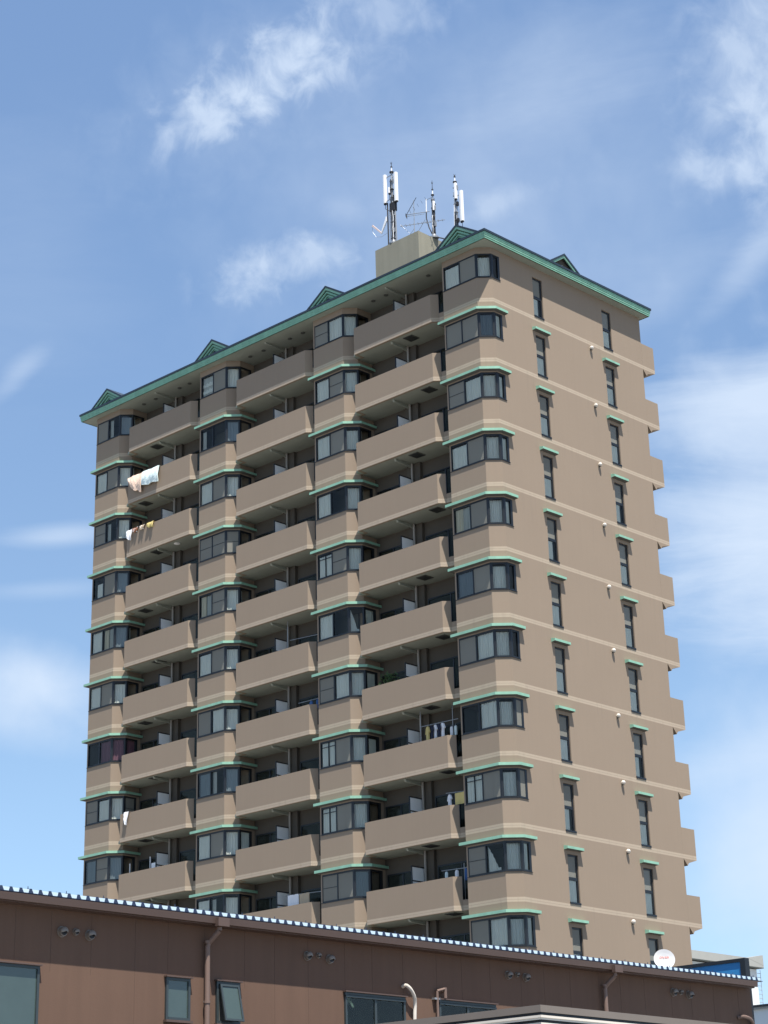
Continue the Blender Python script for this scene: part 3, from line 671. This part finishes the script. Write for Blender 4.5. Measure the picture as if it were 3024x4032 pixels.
def shirt(x, z, w_, h_, m, label, sleeve=True):
    t = MB(); y = .6; hw = w_/2
    pts = [(-.05, 0), (-hw*.8, -.06)] + ([(-hw*1.35, -h_*.42), (-hw*1.0, -h_*.48), (-hw*.72, -h_*.25)] if sleeve else []) + [(-hw*.72, -h_), (hw*.72, -h_)] + ([(hw*.72, -h_*.25), (hw*1.0, -h_*.48), (hw*1.35, -h_*.42)] if sleeve else []) + [(hw*.8, -.06), (.05, 0)]
    t.hull([(px, -.03, pz) for px, pz in pts], [(px, .03, pz) for px, pz in pts], m)
    t.path([(0, 0, 0), (0, 0, .05), (.02, 0, .08)], .006, STEEL, 5)
    o = t.build('shirt', loc=(x, y, z+Z0)); o.rotation_euler = (0, 0, R(-30)); tag(o, label, 'clothing', 'washing on the poles')
zz = -7*H
shirt(-4.78, 1.86+zz, .40, .62, YEL, 'mustard top at the left of the row of shirts', True)
shirt(-4.58, 1.86+zz, .36, .62, NAVY, 'dark navy top beside the mustard top')
shirt(-4.36, 1.86+zz, .34, .55, WHC, 'white shirt between two dark tops')
shirt(-4.18, 1.86+zz, .34, .6, NAVY, 'second dark top, between the two white shirts')
shirt(-3.97, 1.86+zz, .50, .58, WHC, 'widest white shirt in the row on the pole')
shirt(-3.48, 1.62+zz, .22, .35, WHC, 'small white cloth right of the shirts', False)
shirt(-3.25, 1.62+zz, .24, .38, AQUA, 'small pale cloth at the right end of the pole of shirts', False)
zz = -8*H
shirt(-3.72, 1.70+zz, .40, .5, WHC, 'white shirt left of the yellow towel, one floor below the row of shirts')
shirt(-3.42, 1.70+zz, .26, .5, NAVY, 'narrow dark item between white shirt and yellow towel', False)
zz = -9*H
shirt(-4.05, 1.48+zz, .25, .4, AQUA, 'pale small item on the lowest pole of the right column', False)
shirt(-3.5, 1.48+zz, .36, .42, WHC, 'white and blue item on the lowest pole of the right column', False)
shirt(-3.0, 1.48+zz, .25, .45, BLUC, 'dark blue item at the right end of the lowest pole', False)
shirt(-11.6, 1.46-6*H, .5, .42, BLUC, 'blue cloth on a pole in the middle balcony column', False)
shirt(-11.2, 1.46-6*H, .3, .42, BLUC, 'darker small blue cloth at the pole end, middle column', False)
def sheet(name, x0, x1, z0, z1, m, label, y=.58):
    mb = MB()
    for i in range(8):
        xa, xb = x0+(x1-x0)*i/8, x0+(x1-x0)*(i+1)/8; ya, yb = y+.012*math.sin(i*1.7), y+.012*math.sin(i*1.7+1.7)
        mb.hull([(xa, ya, z0), (xb, yb, z0), (xb, yb, z1), (xa, ya, z1)], [(xa, ya+.02, z0), (xb, yb+.02, z0), (xb, yb+.02, z1), (xa, ya+.02, z1)], m)
    o = mb.build(name, loc=(0, 0, Z0)); tag(o, label, 'towel'); return o
sheet('towel', -3.30, -2.72, 1.2-8*H, 1.66-8*H, YEL, 'square yellow towel hanging at the end of the balcony next to the corner window', .45)
sheet('sheet', -13.16, -12.5, 1.05-9*H, 1.69-9*H, WHC, 'white sheet on the pole just above the brown roof')
sheet('sheet', -12.44, -11.85, 1.2-9*H, 1.67-9*H, BEI, 'beige cloth beside the white sheet above the brown roof')
def stand(x, z0, z1, label):
    o = MB().tube((0, 0, 0), (0, 0, z1-z0), .022, .022, WHITE, 8).lathe((0, 0, z1-z0), (0, 0, 1), [(0, .03), (.03, .03)], WHITE, 8).build('white_pole', loc=(x, .5, z0-8*H+Z0)); tag(o, label, 'pole')
stand(-23.74, -.02, 1.64, 'shorter white upright pole on the lowest visible left balcony')
stand(-22.27, -.02, 1.76, 'taller white upright pole beside the partition on the lowest visible left balcony')
o = MB().box(-.14, .14, -.12, .12, 0, 1.5, PANEL).box(-.12, .12, -.125, -.121, .8, 1.45, WHITE).build('cabinet', loc=(-22.04, .62, -.02-8*H+Z0)); tag(o, 'slim pale cabinet between the white pole and the partition', 'cabinet')
# potted plant
t = empty('potted_plant', (-6.75, .45, -.02-6*H+Z0)); tag(t, 'leafy green potted plant showing over a right column balcony rail', 'plant')
MB().lathe((0, 0, 0), (0, 0, 1), [(0, .16), (.3, .2), (.32, .22), (.35, .22)], POT).build('pot', t)
lf = MB(); rr = random.Random(3)
for q in range(260):
    a = rr.uniform(0, 6.28); r_ = rr.uniform(0, .55)**.9; z = rr.uniform(.9, 1.75)-r_*.25; c = Vector((r_*math.cos(a), r_*.5*math.sin(a), z))
    u = Vector((rr.uniform(-1, 1), rr.uniform(-1, 1), rr.uniform(-.6, 1))).normalized(); v = u.orthogonal().normalized()
    lf.poly([c, c+u*.06+v*.025, c+u*.13, c+u*.06-v*.025], LEAF)
lf.build('foliage', t); MB().tube((0, 0, .3), (.03, 0, 1.2), .02, .012, POT, 6).build('stem', t)

# ------------------------------------------------------------------ brown building in front
TH = math.atan(.02); fb = empty('brown_building', (19.14, -37.3, 0), 0)
fb.rotation_euler = (0, 0, -TH)
tag(fb, 'low brown clad building across the bottom of the view with a ribbed metal roof edge', 'building')
# local: +y runs along the wall (to the right in view), +x faces the camera
S0, S1, EV = -12.0, 22.94, 7.44
mb = MB(); mb.box(-9, 0, S0, S1, 0, 7.36, BROWN)
wins = [(-.7, 1.09, 4.9, 6.26, 'big'), (4.01, 4.60, 5.50, 6.28, 'one'), (5.26, 5.86, 5.50, 6.29, 'open'), (8.70, 10.45, 4.9, 6.31, 'slide'), (11.48, 13.28, 5.5, 6.33, 'slide')]
mb.build('wall', fb)
jo = MB()
for s in [S0+.6+q*.91+(.12 if q % 3 == 1 else 0) for q in range(38)]:
    if s < S1-.2: jo.box(.0005, .003, s, s+.005, .3 if int(s*7) % 3 else 6.2, 7.3, JOINT)
jo.build('panel_joint', fb)
for a, b, z0, z1, kind in wins:
    f_ = MB(); d = .05
    f_.box(.002, d, a, a+.05, z0, z1, ALU).box(.002, d, b-.05, b, z0, z1, ALU).box(.002, d, a+.05, b-.05, z1-.05, z1, ALU).box(.002, d+.01, a+.05, b-.05, z0, z0+.05, ALU)
    f_.box(.002, d+.05, a-.03, b+.03, z1+.001, z1+.025, BRTRIM); f_.box(.002, d+.05, a-.03, b+.03, z0-.045, z0-.001, BRTRIM)
    if kind == 'slide': m_ = (a+b)/2; f_.box(.004, d-.005, m_-.03, m_+.03, z0+.05, z1-.05, ALU); f_.box(.003, d+.02, a+.0, b, z1-.10, z1-.06, ALU)
    fo = f_.build('window', fb)
    back = MB().box(.0025, .004, a+.05, b-.05, z0+.05, z1-.05, INNER); back.build('room_gloom_sheet', fo)
    if kind == 'open':
        sa = empty('sash', (.055, 0, z1-.06)); sa.parent = fo; sa.rotation_euler = (0, R(-13), 0); hh = z1-z0-.08
        s_ = MB().box(0, .03, a+.06, a+.10, -hh, 0, ALU).box(0, .03, b-.10, b-.06, -hh, 0, ALU).box(0, .03, a+.10, b-.10, -.04, 0, ALU).box(0, .03, a+.10, b-.10, -hh, -hh+.04, ALU)
        s_.box(.01, .014, a+.10, b-.10, -hh+.04, -.04, FROST)
        o = s_.build('sash', fo, (.055, 0, z1-.06)); o.rotation_euler = (0, R(-13), 0); bpy.data.objects.remove(sa)
    else:
        MB().box(.02, .024, a+.05, b-.05, z0+.05, z1-.05, FROST if kind in ('one', 'big') else GLASSG).build('pane', fo)
        if kind in ('one', 'big'): MB().sheet((.012, a+.05), (.012, b-.05), 0, b-a-.1, z0+.05, z1-.05, 0, CURTG, n=16, wav=.003).build('curtain', fo)
        else: MB().sheet((.012, a+.05), (.012, b-.05), 0, (b-a)*.5, z0+.05, z1-.05, 0, CURTG, n=16, wav=.003).build('curtain', fo)
# gutter, roof sheets
gt = MB(); gt.hull([(.36, S0, 7.44), (.34, S0, 7.31), (.24, S0, 7.31), (.24, S0, 7.44)], [(.36, S1-.15, 7.46), (.34, S1-.15, 7.33), (.24, S1-.15, 7.33), (.24, S1-.15, 7.46)], BRTRIM)
gt.box(.0, .25, S0, S1-.15, 7.30, 7.42, BRTRIM)
go = gt.build('gutter', fb)
rf = MB(); SL_ = -.02
rf.hull([(.34, S0, 7.45), (-9.3, S0, 7.45-.2), (-9.3, S1+.1, 7.47-.2), (.34, S1+.1, 7.47)], [(.34, S0, 7.462), (-9.3, S0, 7.462-.2), (-9.3, S1+.1, 7.482-.2), (.34, S1+.1, 7.482)], RIB)
PIT = .213; q = S0+.05; cnt = 0; nub = MB()
while q < S1+.02:
    dz = .02*(q-S0)/(S1-S0); z = 7.463+dz
    r0 = [(.35, q-.05, z), (.35, q-.02, z+.078), (.35, q+.02, z+.078), (.35, q+.05, z)]
    r1 = [(-9.3, y, zz_-.2) for _, y, zz_ in r0]
    rf.hull(r0, r1, RIB)
    p0 = q+.057; p1 = q+PIT-.057
    rf.hull([(.353, p0, z+.001), (.353, p1, z+.001), (.338, p1+.028, z+.068), (.338, p0-.028, z+.068)], [(.345, p0, z+.001), (.345, p1, z+.001), (.33, p1+.028, z+.068), (.33, p0-.028, z+.068)], PAN)
    if cnt % 4 == 3: rf.tube((.25, q, z+.07), (.25, q, z+.135), .010, .006, RIB, 6); rf.lathe((.25, q, z+.07), (0, 0, 1), [(0, .022), (.02, .022)], RIB, 6)
    q += PIT; cnt += 1
rf.build('roof', fb)
def downpipe(s, extra):
    h = MB().box(.30, .43, s-.13, s+.15, 7.27, 7.43, BRTRIM); ho = h.build('hopper', fb)
    p = MB(); p.path([(.30, s, 7.27), (.30, s, 7.20), (.10, s-.10-extra, 6.98), (.09, s-.12-extra, 6.93), (.09, s-.12-extra, 0)], .052, BRPIPE, 12)
    for z in (6.97, 5.85, 4.2, 2.5): p.lathe((.09, s-.12-extra, z), (0, 0, 1), [(0, .052), (0, .064), (.05, .064), (.05, .052)], BRPIPE, 12)
    for z in (5.87, 4.22): p.box(.0, .09, s-.14-extra, s-.10-extra, z, z+.03, STEEL)
    p.build('downpipe', fb)
downpipe(5.10, .0); downpipe(17.18, .02)
def hood(s, z, r_):
    mb = MB(); n = 12
    mb.lathe((.0, s, z), (1, 0, 0), [(.001, r_*1.18), (.012, r_*1.18), (.012, r_), (r_*.9, r_*1.0)], HOODM, 16)
    # rounded cowl, open downwards
    rings = []
    for k in range(7):
        a = math.pi/2*k/6; rr_ = r_*math.cos(a)*1.02+.001; x = .012+r_*.9+r_*.75*math.sin(a)
        rings.append([(x, s+rr_*math.cos(t_), z+rr_*math.sin(t_)*1.0) for t_ in [R(-20)+R(220)*i/n for i in range(n+1)]])
    for A, B in zip(rings[:-1], rings[1:]):
        for i in range(n): mb.poly([A[i], A[i+1], B[i+1], B[i]], HOODM)
    mb.poly([(.014+r_*.9, s+r_*.8*math.cos(R(k*30)), z+r_*.8*math.sin(R(k*30))) for k in range(12)], BLACK)
    return mb.build('vent_hood', fb, smooth=False)
for s, z, r_ in ((1.57, 6.91, .085), (1.88, 6.93, .055), (2.20, 6.90, .085), (7.68, 6.95, .08), (7.99, 6.98, .05), (8.30, 6.93, .08),
                 (13.76, 7.00, .08), (14.06, 7.03, .05), (14.35, 6.99, .08), (19.73, 7.02, .085), (20.02, 7.04, .055), (20.35, 7.00, .085)): hood(s, z, r_)
def curve(pts, k=6):
    P = [Vector(p) for p in pts]; P = [P[0]*2-P[1]]+P+[P[-1]*2-P[-2]]; out = []
    for i in range(1, len(P)-2):
        for j in range(k):
            t_ = j/k; out.append(.5*((2*P[i])+(-P[i-1]+P[i+1])*t_+(2*P[i-1]-5*P[i]+4*P[i+1]-P[i+2])*t_**2+(-P[i-1]+3*P[i]-3*P[i+1]+P[i+2])*t_**3))
    out.append(P[-2]); return out
MB().path(curve([(.0, 10.42, 6.53), (.10, 10.43, 6.55), (.14, 10.52, 6.47), (.12, 10.64, 6.34), (.08, 10.70, 6.18), (.07, 10.69, 5.9), (.06, 10.68, 5.3), (.06, 10.68, 4.4)]), .038, VENTW, 10).build('drain_hose', fb)
bpz = MB(); bpz.path([(.07, 11.40, 5.2), (.07, 11.40, 6.50), (.12, 11.58, 6.55)], .03, BRPIPE, 8).path([(.12, 11.60, 6.58), (.12, 11.60, 6.36)], .035, BRPIPE, 8); bpz.path([(.0, 11.60, 6.50), (.12, 11.60, 6.50)], .03, BRPIPE, 8)
bpz.box(.0, .09, 11.30, 11.50, 6.32, 6.36, STEEL).build('conduit', fb)
MB().path(curve([(.0, 22.30, 6.58), (.10, 22.40, 6.60), (.12, 22.62, 6.57), (.08, 22.80, 6.48), (.05, 22.86, 6.3), (.05, 22.86, 5.0)]), .045, BRPIPE, 10).build('duct_cover', fb)

DISH = mat('dish_enamel', (.50, .50, .50), .5, vary=.03)
# satellite dish behind the roof edge
dc = Vector((18.55, -16.45, 8.00)); look = Vector((.64, -.70, .32)).normalized()
t = empty('satellite_dish', (18.55, -16.45, 7.42)); tag(t, 'round white satellite dish with faint red lettering behind the ribbed roof edge', 'satellite dish')
rings = []; right = Vector((0, 0, 1)).cross(look).normalized(); upv = look.cross(right)
mb = MB(); n = 36; prof = [(0.0, 0.002), (.012, .10), (.03, .18), (.055, .265)]
base = dc-Vector((18.55, -16.45, 7.42))
def ring(h, r_, back=0): return [base+look*(h-.06-back)+right*r_*math.cos(2*math.pi*i/n)+upv*r_*math.sin(2*math.pi*i/n) for i in range(n)]
RR = [ring(h, r_) for h, r_ in prof]
for A, B in zip(RR[:-1], RR[1:]): mb.hull(A, B, DISH, caps=False)
RB = [ring(h, r_, .012) for h, r_ in prof]
for A, B in zip(RB[:-1], RB[1:]): mb.hull(A, B, DISH, caps=False)
mb.hull(RR[-1], RB[-1], DISH, caps=False); mb.build('reflector', t, smooth=True)
MB().tube((0, 0, 0), base-look*.1, .022, .022, STEEL).tube(base-look*.1, base-look*.06, .05, .05, STEEL).build('post', t)
a0 = base-upv*.262-look*.02; MB().tube(a0, base+look*.24-upv*.36, .01, .01, STEEL).tube(base+look*.22-upv*.37, base+look*.28-upv*.34, .02, .02, WHITE).build('feed_arm', t)
fc = bpy.data.curves.new('lettering', 'FONT'); fc.body = 'DIVAR'; fc.size = .085; fc.extrude = .0008; fc.align_x = 'CENTER'; fc.align_y = 'CENTER'; fc.space_character = 1.05
fo = bpy.data.objects.new('lettering', fc); COL.objects.link(fo); fc.materials.append(RED)
fo.matrix_world = Matrix.Translation(dc+look*(.004-.045)+upv*.055+look*.0) @ Matrix((right, upv, look)).transposed().to_4x4()
bpy.context.view_layer.update()
dg = bpy.context.evaluated_depsgraph_get(); me = bpy.data.meshes.new_from_object(fo.evaluated_get(dg)); mw = fo.matrix_world.copy()
bpy.data.objects.remove(fo); lo = bpy.data.objects.new('lettering', me); COL.objects.link(lo)
me.transform(Matrix.Translation(Vector((-18.55, 16.45, -7.42))) @ mw); lo.parent = t
if not me.materials: me.materials.append(RED)

# near flat-roofed building, lower right
nb = empty('flat_roof_building', (30, -35.27, 0)); tag(nb, 'nearest flat roof corner with grey-brown cap and white trim in the bottom right', 'building')
MB().box(-9.0, -.08, .08, 16, 0, 4.45, OFFW).build('wall', nb)
pf = [(.0, 4.705), (.0, 4.605), (-.02, 4.605), (-.02, 4.562), (.012, 4.562), (.012, 4.53), (.0, 4.525), (.0, 4.50), (-.03, 4.495), (-.03, 4.465), (-.01, 4.46), (-.01, 4.43), (-.2, 4.43), (-.2, 4.705)]
CREAM = mat('cream_trim', (.66, .61, .53), .6)
cm = [CAPM, CAPM, BLACK, BLACK, CREAM, CREAM, CREAM, BLACK, BLACK, CREAM, CREAM, HATCH, HATCH, CAPM]
mb = MB(); sweep(mb, [(-9.2, .0), (0, 0), (0, 16)], pf, cm); mb.build('roof_edge', nb)
MB().box(-9.0, -.2, .2, 15.8, 4.46, 4.56, CAPM).build('roof', nb)

# blue signboard standing behind the brown building
sg = empty('blue_signboard', (14, -12.5, 0)); tag(sg, 'large blue signboard with a black frame behind the right end of the ribbed roof', 'signboard')
MB().box(-4, 4.10, .03, .17, 4.5, 8.28, BLUE).build('board', sg)
MB().box(-4.1, 4.27, 0, .2, 8.28, 8.37, BLACK).box(4.11, 4.27, 0, .2, 4.4, 8.279, BLACK).box(-4.1, -3.99, 0, .2, 4.4, 8.279, BLACK).box(-3.98, 4.10, 0, .2, 4.4, 4.499, BLACK).build('frame', sg)
for x in (-3, 3): MB().box(x-.12, x+.12, .2, .42, 0, 7.6, STEEL).build('post', sg)

# white hall far right
wh = empty('white_hall', (48.96-46.96*1.35, -58.22+70.22*1.35, 1.6-1.6*1.35)); wh.scale = (1.35, 1.35, 1.35); tag(wh, 'white hall with a pale grey overhanging roof edge at the far right', 'building')
MB().box(-8, -.25, -9, .9, 0, 11.6, OFFW).build('wall', wh)
fs = MB(); fs.box(-8.2, .0, -9.2, 1.07, 11.66, 11.98, GREYF)
fs.hull([(-8.2, -9.2, 11.63), (.0, -9.2, 11.63), (.0, 1.07, 11.63), (-8.2, 1.07, 11.63)], [(-8.2, -9.2, 11.659), (.0, -9.2, 11.659), (.0, 1.07, 11.659), (-8.2, 1.07, 11.659)], HATCH)
fs.hull([(.003, -.05, 11.98), (.003, 1.07, 11.74), (.003, 1.07, 12.16), (.003, .9, 12.14)], [(-.3, -.05, 11.98), (-.3, 1.07, 11.74), (-.3, 1.07, 12.16), (-.3, .9, 12.14)], GREYF)
fs.build('roof', wh)
ld = MB()
for q in range(14): ld.box(-.24, -.21, .905, 1.12, 9.3+q*.165, 9.315+q*.165, GREYF)
ld.box(-.24, -.225, 1.12, 1.13, 9.2, 11.6, GREYF); ld.build('ladder', wh)
lr = empty('low_grey_building', (14, -6, 0)); tag(lr, 'pale grey low building with a dark roof line in the bottom right corner', 'building')
MB().box(-2, 9, .1, 8, 0, 7.84, OFFW).build('wall', lr)
MB().box(-2.2, 9.2, -.06, 8.2, 7.86, 7.92, BLACK).box(-2.1, 9.1, 0, 8.1, 7.80, 7.859, GREYF).build('roof', lr)
